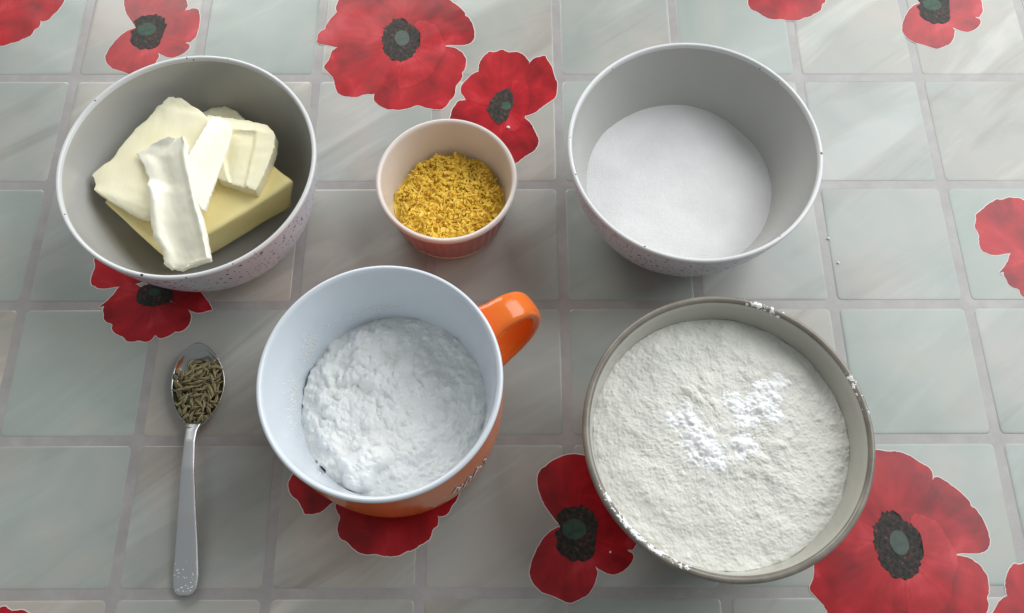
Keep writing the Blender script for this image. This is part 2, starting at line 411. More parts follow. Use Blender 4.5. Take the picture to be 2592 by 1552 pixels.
  'disc': [(3.9,0.3),(3.8,-1.1),(2.8,-2.0),(1.6,-2.9),(0.2,-3.1),(-1.3,-2.8),(-2.6,-2.1),(-3.5,-1.0),(-3.9,0.3),(-3.8,1.7),(-2.9,2.8),(-1.7,3.7),(-0.2,3.8),(1.4,3.7),(2.5,2.7),(3.6,1.7)]},
}
BUTTER_BLOCK = [(-53.8,-11.2,46.0),(-13.5,-47.2,46.0),(52.2,1.0,46.0),(11.9,36.9,46.0)]
BUTTER_SHEET = [
  ((-23.2,52.4,55.0),(-15.2,50.6,56.0)),
  ((-25.8,48.0,55.0),(-1.8,40.5,57.0)),
  ((-28.6,45.7,55.0),(4.1,35.0,58.0)),
  ((-31.1,39.9,55.0),(3.9,24.0,57.5)),
  ((-39.7,29.4,54.5),(0.5,15.4,57.0)),
  ((-45.2,19.6,54.0),(-2.3,6.9,56.5)),
  ((-49.7,10.8,53.5),(-5.1,-1.5,56.0)),
  ((-59.4,2.3,53.0),(-9.6,-10.8,55.5)),
  ((-55.5,-4.0,53.0),(-14.3,-18.1,55.2)),
  ((-56.6,-7.8,53.0),(-18.3,-22.7,55.0)),
  ((-45.8,-15.0,52.5),(-21.7,-24.8,54.0)),
  ((-31.6,-23.2,52.0),(-24.6,-26.1,53.0)),
]
BUTTER_SLAB = [
  ((0.2,41.3,53.0),(24.5,36.5,54.0)),
  ((0.6,35.9,55.0),(35.9,33.0,55.0)),
  ((0.3,29.5,56.0),(41.3,26.6,56.0)),
  ((0.2,22.7,56.0),(41.4,16.0,56.0)),
  ((2.1,14.1,55.5),(39.2,6.4,55.5)),
  ((6.8,5.6,55.0),(36.3,-3.1,55.0)),
  ((11.9,-1.7,54.5),(33.4,-8.8,54.5)),
]
BUTTER_BACK = [
  ((-4.5,56.7,40.0),(2.9,58.5,40.0)),
  ((-8.7,52.2,41.0),(11.4,53.0,41.0)),
  ((-9.4,44.6,42.0),(19.2,44.6,42.0)),
  ((-8.0,34.1,42.0),(24.9,34.0,42.0)),
  ((-4.5,22.5,42.0),(29.3,20.2,42.0)),
]
BUTTER_CURL = [
  ((-15.4,19.8,64.0),(-5.2,18.0,66.0)),
  ((-27.0,16.1,60.0),(-2.0,12.4,67.0)),
  ((-34.1,12.1,58.5),(-1.2,6.5,67.0)),
  ((-28.4,4.4,59.0),(1.4,-3.7,67.0)),
  ((-23.9,-5.3,59.0),(4.1,-11.8,66.5)),
  ((-23.3,-10.2,61.0),(6.6,-19.9,66.0)),
  ((-20.0,-19.4,61.5),(8.7,-26.5,65.0)),
  ((-18.5,-30.0,60.0),(11.5,-33.1,64.0)),
  ((-16.7,-39.2,58.0),(13.9,-41.5,62.5)),
  ((-11.4,-46.8,56.0),(15.7,-48.7,61.0)),
  ((-10.0,-53.9,54.0),(17.2,-54.4,60.0)),
  ((-6.4,-56.1,53.0),(5.9,-55.3,56.0)),
]
BUTTER_STRIP = [
  ((5.8,35.4,60.0),(12.4,33.8,60.0)),
  ((4.6,30.0,62.0),(18.4,29.6,61.0)),
  ((3.0,22.0,64.0),(18.6,22.8,61.0)),
  ((0.8,11.9,66.0),(17.4,12.3,61.0)),
  ((-1.0,4.8,67.0),(14.6,0.4,61.0)),
  ((2.0,-7.3,66.0),(12.7,-10.3,61.0)),
  ((5.2,-17.7,64.0),(11.0,-19.2,61.0)),
  ((7.9,-24.4,62.0),(10.4,-25.4,61.0)),
]
# ---------------------------------------------------------------- tablecloth: grout sheet, tiles, poppies
I0, I1, J0, J1 = -4, 12, -3, 9
CX0, CX1, CY0, CY1 = I0 * TX, I1 * TX, -J1 * TY, -J0 * TY

def slab(name, x0, x1, y0, y1, z0, z1, mat, parent=None):
    v = [(x, y, z) for z in (z0, z1) for (x, y) in ((x0, y0), (x1, y0), (x1, y1), (x0, y1))]
    f = [(3, 2, 1, 0), (4, 5, 6, 7), (0, 1, 5, 4), (1, 2, 6, 5), (2, 3, 7, 6), (3, 0, 4, 7)]
    return new_obj(name, mesh_from(name, v, f), mat, parent, smooth=False)

table = slab('table', CX0 + .03, CX1 - .03, CY0 + .03, CY1 - .03, -0.03, -0.0018, M['table'])
table['kind'] = 'structure'

cloth = slab('tablecloth', CX0, CX1, CY0, CY1, -0.0014, -0.00018, M['grout'])
tag(cloth, 'pale grey-green oilcloth printed with square tiles and red poppies under everything', 'tablecloth')

def tile_mesh():
    hw, hh, rad, seg = TX / 2 - 0.0025, TY / 2 - 0.0025, 0.0030, 5
    def ring(ins, z):
        out = []
        r = rad - ins * 0.6
        for cx, cy, a0 in ((1, 1, 0), (-1, 1, 90), (-1, -1, 180), (1, -1, 270)):
            for k in range(seg + 1):
                a = math.radians(a0 + 90 * k / seg)
                out.append((cx * (hw - ins - r) + r * math.cos(a), cy * (hh - ins - r) + r * math.sin(a), z))
        return out
    R = [ring(0, -0.00042), ring(0.0002, -0.00020), ring(0.0008, -0.00007), ring(0.0018, 0.0)]
    n = len(R[0]); v = sum(R, []); f = []
    for k in range(3):
        for i in range(n):
            j = (i + 1) % n
            f.append((k * n + i, k * n + j, (k + 1) * n + j, (k + 1) * n + i))
    f.append(tuple(range(3 * n, 4 * n)))
    return mesh_from('tile', v, f)

tm = tile_mesh()
first = new_obj('tile', tm, M['tile'], cloth)
first.location = ((I0 + .5) * TX, -(J0 + .5) * TY, 0)
for j in range(J0, J1):
    for i in range(I0, I1):
        if (i, j) == (I0, J0):
            continue
        o = bpy.data.objects.new('tile', tm)
        o.location = ((i + .5) * TX, -(j + .5) * TY, 0)
        link(o, cloth)

def chaikin(P, it=1):
    P = [np.array(p, float) for p in P]
    for _ in range(it):
        Q = []
        for i in range(len(P)):
            a, b = P[i], P[(i + 1) % len(P)]
            Q += [a * .8 + b * .2, a * .2 + b * .8]
        P = Q
    return P

def area2(P):
    return sum(P[i][0] * P[(i + 1) % len(P)][1] - P[(i + 1) % len(P)][0] * P[i][1] for i in range(len(P)))

def offset_poly(P, d):
    n = len(P); out = []
    if area2(P) < 0: P = P[::-1]
    for i in range(n):
        a, b, c = P[i - 1], P[i], P[(i + 1) % n]
        e1, e2 = b - a, c - b
        n1 = np.array((e1[1], -e1[0])); n2 = np.array((e2[1], -e2[0]))
        n1 /= np.linalg.norm(n1) + 1e-9; n2 /= np.linalg.norm(n2) + 1e-9
        m = n1 + n2; m /= np.linalg.norm(m) + 1e-9
        out.append(b + m * d)
    return out

def plate(name, P, z, th=0.00006, inset=0.0):
    """thin flat printed shape (mm outline); inset ring carries material slot 1."""
    P = [np.array(p, float) for p in P]
    if area2(P) < 0: P = P[::-1]
    bm = bmesh.new()
    vs = [bm.verts.new((p[0] * MM, p[1] * MM, z)) for p in P]
    f = bm.faces.new(vs)
    if inset:
        r = bmesh.ops.inset_region(bm, faces=[f], thickness=inset, depth=0, use_even_offset=False)
        for g in r['faces']: g.material_index = 1
    n0 = len(P)
    low = [bm.verts.new((p[0] * MM, p[1] * MM, z - th)) for p in P]
    for i in range(n0):
        j = (i + 1) % n0
        q = bm.faces.new((vs[j], vs[i], low[i], low[j]))
        q.material_index = 1 if inset else 0
    bmesh.ops.triangulate(bm, faces=[g for g in bm.faces if len(g.verts) > 4])
    me = bpy.data.meshes.new(name); bm.to_mesh(me); bm.free()
    return me

VA, VB = np.array((280.0, -331.5)), np.array((538.0, 21.0))
poppy_meshes = {}
for kind, d in POPPIES.items():
    parts = []
    rs = random.Random(kind)
    for k, (tint, P) in enumerate(d['petals']):
        Q = chaikin(P, 1)
        # ragged petal margins
        Q2 = []
        for i in range(len(Q)):
            a, b = Q[i], Q[(i + 1) % len(Q)]
            Q2.append(a)
            L = np.linalg.norm(b - a)
            if L > 2.0:
                m = (a + b) / 2; nn = np.array((b[1] - a[1], a[0] - b[0])) / L
                Q2.append(m + nn * rs.uniform(-.25, .35))
        parts.append(('halo', None, plate('cream_outline', offset_poly(Q2, 0.50), 0.00007)))
        parts.append(('petal', tint, plate('petal', Q2, 0.00012 + 0.00003 * k, inset=0.00055)))
    # stamens: ragged ring
    Sx = []
    for i in range(len(d['stamens'])):
        a = np.array(d['stamens'][i]); b = np.array(d['stamens'][(i + 1) % len(d['stamens'])])
        for t in np.linspace(0, 1, 5)[:-1]:
            p = a * (1 - t) + b * t
            Sx.append(p * (1 + rs.uniform(-.07, .07)))
    parts.append(('stamens', None, plate('stamens', Sx, 0.00038)))
    parts.append(('seed_pod', None, plate('seed_pod', chaikin(d['disc'], 1), 0.00044)))
    poppy_meshes[kind] = parts

def in_frame_world(x, y):
    return CX0 + .05 < x < CX1 - .05 and CY0 + .05 < y < CY1 - .05

for m_ in range(-2, 3):
    for n_ in range(-2, 3):
        off = VA * m_ + VB * n_
        for kind, d in POPPIES.items():
            c = (np.array(d['centre']) + off) * MM
            if not in_frame_world(*c):
                continue
            p = bpy.data.objects.new('printed_poppy', None)
            p.empty_display_size = 0.01
            p.location = (c[0], c[1], 0)
            link(p, cloth)
            for nm, tint, me in poppy_meshes[kind]:
                if nm == 'halo':
                    new_obj('cream_outline', me, M['halo'], p, smooth=False)
                elif nm == 'petal':
                    o = new_obj('petal', me, [M['petal'], M['petal_edge']], p, smooth=False)
                    o['tint'] = tint
                elif nm == 'stamens':
                    new_obj('stamens', me, M['stamens'], p, smooth=False)
                else:
                    new_obj('seed_pod', me, M['pale_disc'] if kind == 'double' else M['disc'], p, smooth=False)

# ---------------------------------------------------------------- powders
def fbm(x, y, z, s, o=4):
    return noise.fractal(Vector((x * s, y * s, z)), 0.9, 2.1, o)

def clump(x, y, s, seed):
    d, _ = noise.voronoi(Vector((x * s, y * s, seed)))
    return 1.0 - min(1.0, d[0]) ** 2 * 1.6, d[1] - d[0]

def splat(P, z, lumps, seed=0.0, warp=0.25, power=3.0, blend=0.0):
    """raise vertices by overlapping irregular flat-topped crumbs; lumps = (x, y, r, h, base)"""
    base = z.copy()
    for k, (lx, ly, lr, lh) in enumerate(lumps):
        dx = P[:, 0] - lx; dy = P[:, 1] - ly
        idx = np.nonzero((np.abs(dx) < lr * 1.4) & (np.abs(dy) < lr * 1.4))[0]
        if len(idx) == 0: continue
        a = np.arctan2(dy[idx], dx[idx]); ph = (k * 2.399 + seed) % 6.283
        rr = lr * (1 + warp * (np.sin(2 * a + ph) * .5 + np.sin(3 * a + 2 * ph) * .4 + np.sin(5 * a + 3 * ph) * .28 + np.sin(9 * a + ph) * .12))
        d = np.hypot(dx[idx], dy[idx]) / rr
        tilt = 1 + 0.35 * (np.cos(ph) * dx[idx] + np.sin(ph) * dy[idx]) / lr
        top = base[idx] + lh * np.clip(1 - d ** power, 0, None) * tilt
        ok = d < 1
        z[idx[ok]] = np.maximum(z[idx[ok]], top[ok])
    return z

def crumb_list(rs, n, R, r0, r1, h0, h1, cx=0.0, cy=0.0, p=2.2):
    out = []
    for _ in range(n):
        r = R * math.sqrt(rs.random()); a = rs.uniform(0, 6.283)
        s = r0 + (r1 - r0) * rs.random() ** p
        out.append((cx + r * math.cos(a), cy + r * math.sin(a), s, (h0 + (h1 - h0) * rs.random()) * s))
    return out

def heap_mesh(name, R, zfun, nr=120, nt=300, bottom=-0.02, rfun=None, layers=()):
    verts, faces = [], []
    verts.append((0, 0, zfun(0.0, 0.0)))
    for k in range(1, nr + 1):
        for i in range(nt):
            a = 2 * math.pi * i / nt
            r = R * (k / nr) ** 0.85
            if rfun: r *= rfun(a) if k == nr else 1 + (rfun(a) - 1) * (k / nr) ** 3
            x, y = r * math.cos(a), r * math.sin(a)
            verts.append((x, y, zfun(x, y)))
    if layers:
        A = np.array(verts); zz = A[:, 2].copy()
        for L, kw in layers: zz = splat(A, zz, L, **kw)
        verts = [(p[0], p[1], q) for p, q in zip(A, zz)]
    for i in range(nt):
        faces.append((0, 1 + i, 1 + (i + 1) % nt))
    for k in range(nr - 1):
        o = 1 + k * nt
        for i in range(nt):
            j = (i + 1) % nt
            faces.append((o + i, o + nt + i, o + nt + j, o + j))
    o = 1 + (nr - 1) * nt
    b0 = len(verts)
    for i in range(nt):
        x, y, z = verts[o + i]
        verts.append((x * 0.80, y * 0.80, z + bottom))
    for i in range(nt):
        j = (i + 1) % nt
        faces.append((o + i, b0 + i, b0 + j, o + j))
    faces.append(tuple(range(b0 + nt - 1, b0 - 1, -1)))
    return mesh_from(name, verts, faces)

# ---------------------------------------------------------------- speckled bowls
BOWL_OUT = [(0.0345, 0.0012), (0.0365, 0.0040), (0.0420, 0.0065), (0.0502, 0.0135), (0.0578, 0.0250), (0.0636, 0.0410), (0.0673, 0.0560), (0.0692, 0.0672)]
BOWL_RIM = [(0.0692, 0.0672), (0.06955, 0.0690), (0.0690, 0.0700), (0.0680, 0.0702), (0.0672, 0.0696), (0.0668, 0.0680)]
BOWL_IN = [(0.0668, 0.0680), (0.0652, 0.0590), (0.0619, 0.0455), (0.0576, 0.0335), (0.0528, 0.0240), (0.0468, 0.0170), (0.0390, 0.0115), (0.0250, 0.0085), (0.0, 0.0080)]

def speckled_bowl(loc, label, rz):
    t = empty('speckled_bowl', loc, label, 'bowl', 'pair of speckled stoneware bowls', rz)
    new_obj('outer_wall', lathe('outer_wall', smooth_prof(BOWL_OUT), 128), M['stone_out'], t)
    new_obj('rim', lathe('rim', smooth_prof(BOWL_RIM, 4), 128), M['stone_rim'], t)
    new_obj('inner_wall', lathe('inner_wall', smooth_prof(BOWL_IN), 128), M['stone_in'], t)
    new_obj('foot_ring', lathe('foot_ring', [(0.0, 0.0025), (0.0325, 0.0025), (0.0330, 0.0002), (0.0338, 0.0), (0.0345, 0.0012)], 96), M['foot'], t)
    return t

BUT = (0.1134, -0.1060, 0.0004)
SUG = (0.3886, -0.0972, 0.0004)
speckled_bowl(BUT, 'grey speckled stoneware bowl holding the pieces of butter', 0.4)
speckled_bowl(SUG, 'grey speckled stoneware bowl holding the white sugar', 2.1)

def sugar_z(x, y):
    r2 = (x * x + y * y) / 0.054 ** 2
    return 0.0312 - 0.0030 * r2 + 0.0016 * fbm(x, y, 3.0, 24, 2) + 0.00004 * fbm(x, y, 1.0, 300, 3) + 0.0020 * (-x * 0.8 + y * .5) / 0.054
sg = new_obj('sugar_heap', heap_mesh('sugar_heap', 0.0585, sugar_z, 110, 260, -0.010,
             lambda a: 0.99 + 0.005 * math.sin(3 * a + 1) + 0.003 * math.sin(7 * a)), M['sugar'], loc=(SUG[0] - .0004, SUG[1] + .0004, 0))
tag(sg, 'white granulated sugar lying smooth in the speckled bowl', 'sugar')

# ---------------------------------------------------------------- butter
def mat_butter(name, col, dark):
    m = NT(name)
    v = m.coord()
    st = m.coord((70, 12, 70), (0, 0, 0.5))
    a = m.noise(v, 45.0, 4, 0.55, 0.3)
    m.col(m.ramp(a.outputs['Fac'], [(0.3, dark), (0.7, col)]))
    b = m.noise(st, 3.0, 4, 0.6)
    m.bump(b.outputs['Fac'], 0.12, 0.0015)
    m.set(Roughness=0.38, Specular_IOR_Level=0.45, Subsurface_Weight=0.4)
    m.b.inputs['Subsurface Radius'].default_value = (0.005, 0.0046, 0.0036)
    return m.m
M['butter'] = mat_butter('butter_pale', (0.98, 0.92, 0.69), (0.96, 0.88, 0.60))
M['butter_light'] = mat_butter('butter_scraped', (0.95, 0.935, 0.82), (0.93, 0.895, 0.73))
M['butter_yellow'] = mat_butter('butter_block_yellow', (0.99, 0.85, 0.44), (0.98, 0.80, 0.36))

def interp_rows(rows, m):
    L = [np.array(r[0]) for r in rows]; R = [np.array(r[1]) for r in rows]
    def samp(P, t):
        t = t * (len(P) - 1); i = min(int(t), len(P) - 2); f = t - i
        a, b = P[i], P[i + 1]
        return a * (1 - f) + b * f
    return [(samp(L, k / m), samp(R, k / m)) for k in range(m + 1)]

def patch(name, rows, th, nc=24, nrow=40, zprof=None, rough=0.4, seed=0.0, edge=0.3):
    """butter piece: surface spanned between two edge polylines (mm), with thickness th (mm)."""
    RW = interp_rows(rows, nrow)
    top, bot = [], []
    for k, (l, r) in enumerate(RW):
        for c in range(nc + 1):
            t = c / nc
            p = l * (1 - t) + r * t
            v = k / nrow
            e = min(t, 1 - t) * nc / 1.2; e2 = min(v, 1 - v) * nrow / 1.2
            q = min(1.0, e, e2)
            dz = rough * noise.fractal(Vector((p[0] * .12, p[1] * .12, seed)), 1, 2, 3)
            if zprof: dz += zprof(t, v)
            z = p[2] + dz - edge * (1 - q) ** 2
            jx = 0.45 * noise.noise(Vector((p[0] * .35, p[1] * .35, seed + 9))) + (1 - q) * .7 * noise.noise(Vector((p[0] * .9, p[1] * .9, seed + 3)))
            jy = 0.45 * noise.noise(Vector((p[0] * .35, p[1] * .35, seed + 19))) + (1 - q) * .7 * noise.noise(Vector((p[0] * .9, p[1] * .9, seed + 5)))
            top.append((p[0] + jx, p[1] + jy, z))
            w = th(t, v) if callable(th) else th
            bot.append((p[0] + jx * .5, p[1] + jy * .5, z - w * (0.75 + 0.25 * q)))
    W = nc + 1; N = len(top); f = []
    for k in range(nrow):
        for c in range(nc):
            a = k * W + c
            f.append((a, a + W, a + W + 1, a + 1))
            f.append((N + a, N + a + 1, N + a + W + 1, N + a + W))
    for k in range(nrow):
        a = k * W; f.append((a, N + a, N + a + W, a + W))
        b = k * W + nc; f.append((b, b + W, N + b + W, N + b))
    for c in range(nc):
        f.append((c, c + 1, N + c + 1, N + c))
        a = nrow * W + c; f.append((a, N + a, N + a + 1, a + 1))
    me = mesh_from(name, [tuple(x * MM for x in v) for v in top + bot], f)
    bm = bmesh.new(); bm.from_mesh(me)
    bmesh.ops.recalc_face_normals(bm, faces=bm.faces)
    for e in bm.edges:
        if len(e.link_faces) == 2 and e.calc_face_angle(0.0) > 0.75: e.smooth = False
    bm.to_mesh(me); bm.free()
    return me

def butter_block():
    T = [np.array(p) for p in BUTTER_BLOCK]
    c = sum(T) / 4
    nx, ny, nz = 40, 26, 14
    bm = bmesh.new()
    def pt(u, v, w):
        p = (T[1] * (1 - u) + T[2] * u) * (1 - v) + (T[0] * (1 - u) + T[3] * u) * v
        k = 1.0 - 0.16 * w
        q = c + (p - c) * np.array((k, k, 0)) + np.array((0, 0, 0))
        q = np.array((q[0], q[1], 46.0 - 28.0 * w))
        n = noise.noise_vector(Vector((q[0] * .07, q[1] * .07, q[2] * .07))) * 0.7
        return (q + np.array(n))
    def rnd(x):       # round the ends of a parameter to soften edges
        return x
    def sheet(fn, a, b):
        g = [[bm.verts.new(tuple(fn(i / a, j / b) * MM)) for j in range(b + 1)] for i in range(a + 1)]
        for i in range(a):
            for j in range(b):
                bm.faces.new((g[i][j], g[i + 1][j], g[i + 1][j + 1], g[i][j + 1]))
    sheet(lambda s, t: pt(s, t, 0), nx, ny); sheet(lambda s, t: pt(s, t, 1), nx, ny)
    sheet(lambda s, t: pt(s, 0, t), nx, nz); sheet(lambda s, t: pt(s, 1, t), nx, nz)
    sheet(lambda s, t: pt(0, s, t), ny, nz); sheet(lambda s, t: pt(1, s, t), ny, nz)
    bmesh.ops.remove_doubles(bm, verts=bm.verts, dist=1e-5)
    bmesh.ops.recalc_face_normals(bm, faces=bm.faces)
    for _ in range(2):
        bmesh.ops.smooth_vert(bm, verts=bm.verts, factor=0.5, use_axis_x=True, use_axis_y=True, use_axis_z=True)
    me = bpy.data.meshes.new('butter_block'); bm.to_mesh(me); bm.free()
    return me

BL = (BUT[0], BUT[1], 0)
o = new_obj('butter_block', butter_block(), M['butter_yellow'], loc=BL)
tag(o, 'thick yellow butter block lying at the bottom of the bowl', 'butter', 'butter pieces in the bowl')
o = new_obj('butter_block', patch('butter_block', BUTTER_BACK, 14.0, seed=1.0, rough=.6, zprof=lambda t, v: -3.0 * (1 - v) ** 2), M['butter'], loc=BL)
tag(o, 'butter piece at the back, mostly hidden behind the slices', 'butter', 'butter pieces in the bowl')
o = new_obj('butter_slice', patch('butter_slice', BUTTER_SHEET, 3.8, seed=2.0, rough=.3), M['butter'], loc=BL)
tag(o, 'wide flat pale butter slice at the left of the pile', 'butter', 'butter pieces in the bowl')
def slab_scrape(t, v):
    # scraped hollow in the right part of the slab, with a raised lip at its right edge
    a = max(0.0, min(1.0, (t - .30) / .05)) * max(0.0, min(1.0, (.74 - t) / .04)) * max(0.0, min(1.0, (v - .30) / .05))
    return -1.6 * a
o = new_obj('butter_slab', patch('butter_slab', BUTTER_SLAB, 10.0, seed=3.0, rough=.2, zprof=slab_scrape, nc=44, nrow=50), M['butter'], loc=BL)
tag(o, 'squarish butter slab with a scraped hollow at the right of the pile', 'butter', 'butter pieces in the bowl')
o = new_obj('butter_shaving', patch('butter_shaving', BUTTER_STRIP, 2.0, seed=4.0, rough=.2), M['butter_light'], loc=BL)
tag(o, 'bright white tapering butter shaving leaning from the centre to upper right', 'butter', 'butter pieces in the bowl')
def curl_z(t, v):
    z = 3.2 * math.exp(-((t - 0.93) / 0.07) ** 2) * (0.5 + 0.5 * v)
    z += 2.6 * math.exp(-((t - 0.10) / 0.10) ** 2) * max(0, min(1, (v - .35) / .1)) * (1 - 0.4 * v)
    z -= 2.2 * math.exp(-((t - 0.42) / 0.22) ** 2)
    return z
o = new_obj('butter_curl', patch('butter_curl', BUTTER_CURL, 3.2, seed=5.0, rough=.25, zprof=curl_z, nc=44, nrow=60), M['butter_light'], loc=BL)
tag(o, 'long butter curl with raised edges lying on top of the pile', 'butter', 'butter pieces in the bowl')

# ---------------------------------------------------------------- ramekin and zest
RAM = (0.2514, -0.1004, 0.0004)
t = empty('ramekin', RAM, 'small round ramekin with pink fluted outside holding the lemon zest', 'ramekin')
new_obj('fluted_wall', lathe('fluted_wall', smooth_prof([(0.0318, 0.0030), (0.0335, 0.0060), (0.0355, 0.0160), (0.0372, 0.0270), (0.0384, 0.0350), (0.0386, 0.0372)], 4), 360, 0.0007, 44, (3, 16)), M['ram_out'], t)
new_obj('rim', lathe('rim', smooth_prof([(0.0386, 0.0372), (0.0402, 0.0380), (0.0408, 0.0398), (0.0404, 0.0412), (0.0394, 0.0418), (0.0380, 0.0412), (0.0374, 0.0395)], 4), 128), M['ram_in'], t)
new_obj('inner_wall', lathe('inner_wall', smooth_prof([(0.0374, 0.0395), (0.0362, 0.0300), (0.0345, 0.0190), (0.0325, 0.0100), (0.0295, 0.0060), (0.0180, 0.0050), (0.0, 0.0050)]), 128), M['ram_in'], t)
new_obj('base', lathe('base', [(0.0, 0.0012), (0.0295, 0.0012), (0.0302, 0.0), (0.0318, 0.0), (0.0324, 0.0012), (0.0318, 0.0030)], 128), M['ram_in'], t)

def zest_heap():
    rs = random.Random(8)
    bm = bmesh.new()
    def zs(x, y):
        r2 = (x * x + y * y) / 0.0335 ** 2
        return 0.0195 - 0.0040 * r2 + 0.0042 * fbm(x, y, 5.0, 120, 3) + 0.0015 * (-y) / 0.033
    # core
    nr, nt = 20, 48
    prev = None
    c = bm.verts.new((0, 0, zs(0, 0) - 0.001))
    for k in range(1, nr + 1):
        ring = []
        for i in range(nt):
            a = 2 * math.pi * i / nt
            r = 0.0335 * k / nr
            x, y = r * math.cos(a), r * math.sin(a)
            ring.append(bm.verts.new((x, y, zs(x, y) - 0.0014)))
        for i in range(nt):
            j = (i + 1) % nt
            if prev is None: bm.faces.new((c, ring[i], ring[j]))
            else: bm.faces.new((prev[i], ring[i], ring[j], prev[j]))
        prev = ring
    # shreds
    for s in range(1250):
        r = 0.0310 * math.sqrt(rs.random()); a = rs.uniform(0, 2 * math.pi)
        x, y = r * math.cos(a), r * math.sin(a)
        z = zs(x, y) + rs.uniform(-0.0006, 0.0013)
        L = rs.choice((0.0016, 0.0022, 0.0028, 0.0034, 0.0042, 0.0065)) * rs.uniform(.8, 1.2)
        w = rs.uniform(0.0012, 0.0023) if L < .0045 else .0011; h = rs.uniform(0.0002, 0.0004)
        yaw = rs.uniform(0, 2 * math.pi); pit = rs.gauss(0, .5); curl = rs.uniform(-.9, .9)
        M3 = Matrix.Translation((x, y, z)) @ Matrix.Rotation(yaw, 4, 'Z') @ Matrix.Rotation(pit, 4, 'Y') @ Matrix.Rotation(rs.gauss(0, .45), 4, 'X')
        secs = []
        for k in range(4):
            u = k / 3 - .5
            cx, cy = u * L, curl * L * (u * u - .08)
            ww = w * (1 - 2.2 * u * u + rs.uniform(-.25, .25)) * .5
            secs.append([bm.verts.new(M3 @ Vector(q)) for q in ((cx, cy - ww, -h), (cx, cy + ww, -h), (cx, cy + ww * .7, h), (cx, cy - ww * .7, h))])
        for k in range(3):
            for i in range(4):
                j = (i + 1) % 4
                bm.faces.new((secs[k][i], secs[k][j], secs[k + 1][j], secs[k + 1][i]))
        bm.faces.new(secs[0][::-1]); bm.faces.new(secs[3])
    me = bpy.data.meshes.new('lemon_zest'); bm.to_mesh(me); bm.free()
    return me
z = new_obj('lemon_zest', zest_heap(), M['zest'], loc=(RAM[0], RAM[1], 0), smooth=False)
tag(z, 'heap of grated yellow lemon zest in the small ramekin', 'zest', kind='stuff')

# ---------------------------------------------------------------- mug
MUG = (0.2264, -0.2324, 0.0004)
t = empty('mug', MUG, 'large orange mug with white inside, full of fine white powder', 'mug')
MUG_OUT = [(0.0450, 0.0000), (0.0480, 0.0015), (0.0520, 0.0075), (0.0555, 0.0200), (0.0572, 0.0380), (0.0577, 0.0560), (0.0577, 0.0720), (0.0578, 0.0825)]
MUG_RIM = [(0.0578, 0.0825), (0.05785, 0.0840), (0.0573, 0.0850), (0.0563, 0.0852), (0.0554, 0.0845), (0.0549, 0.0832)]
MUG_IN = [(0.0549, 0.0832), (0.0539, 0.0760), (0.0518, 0.0620), (0.0499, 0.0480), (0.0478, 0.0320), (0.0440, 0.0140), (0.0360, 0.0075), (0.0, 0.0070)]
new_obj('outer_wall', lathe('outer_wall', [(0.0, 0.0015), (0.043, 0.0015), (0.0435, 0.0)] + smooth_prof(MUG_OUT), 144), M['orange'], t)
new_obj('rim', lathe('rim', smooth_prof(MUG_RIM, 4), 144), M['mug_in'], t)
new_obj('inner_wall', lathe('inner_wall', smooth_prof(MUG_IN), 144), M['mug_in'], t)

def handle_mesh():
    path = smooth_prof([(0.0545, 0.0700), (0.0640, 0.0722), (0.0735, 0.0715), (0.0815, 0.0650), (0.0855, 0.0530), (0.0845, 0.0400), (0.0785, 0.0290), (0.0690, 0.0215), (0.0540, 0.0170)], 7)
    P = [np.array((p[0], p[1])) for p in path]
    n = 24; verts, faces = [], []
    for k, p in enumerate(P):
        a = P[max(k - 1, 0)]; b = P[min(k + 1, len(P) - 1)]
        tg = (b - a) / np.linalg.norm(b - a)
        nm = np.array((-tg[1], tg[0]))
        u = k / (len(P) - 1)
        hw = 0.0090 - 0.0012 * math.sin(math.pi * u) + 0.002 * max(0, 1 - u * 8) + 0.0015 * max(0, u * 8 - 7)
        ht = 0.0034
        for i in range(n):
            q = 2 * math.pi * i / n
            cx, cy = math.cos(q), math.sin(q)
            sx = math.copysign(abs(cx) ** 0.65, cx) * hw; sy = math.copysign(abs(cy) ** 0.8, cy) * ht
            verts.append((p[0] + nm[0] * sy, sx, p[1] + nm[1] * sy))
    for k in range(len(P) - 1):
        for i in range(n):
            j = (i + 1) % n
            faces.append((k * n + i, k * n + j, (k + 1) * n + j, (k + 1) * n + i))
    faces.append(tuple(range(n))[::-1]); faces.append(tuple(range((len(P) - 1) * n, len(P) * n)))
    me = mesh_from('handle', verts, faces)
    bm = bmesh.new(); bm.from_mesh(me); bmesh.ops.recalc_face_normals(bm, faces=bm.faces); bm.to_mesh(me); bm.free()
    return me
h = new_obj('handle', handle_mesh(), M['orange'], t)
h.rotation_euler = (0, 0, math.radians(33.0))

def wall_r(z):
    P = smooth_prof(MUG_OUT)
    return float(np.interp(z, [p[1] for p in P], [p[0] for p in P]))

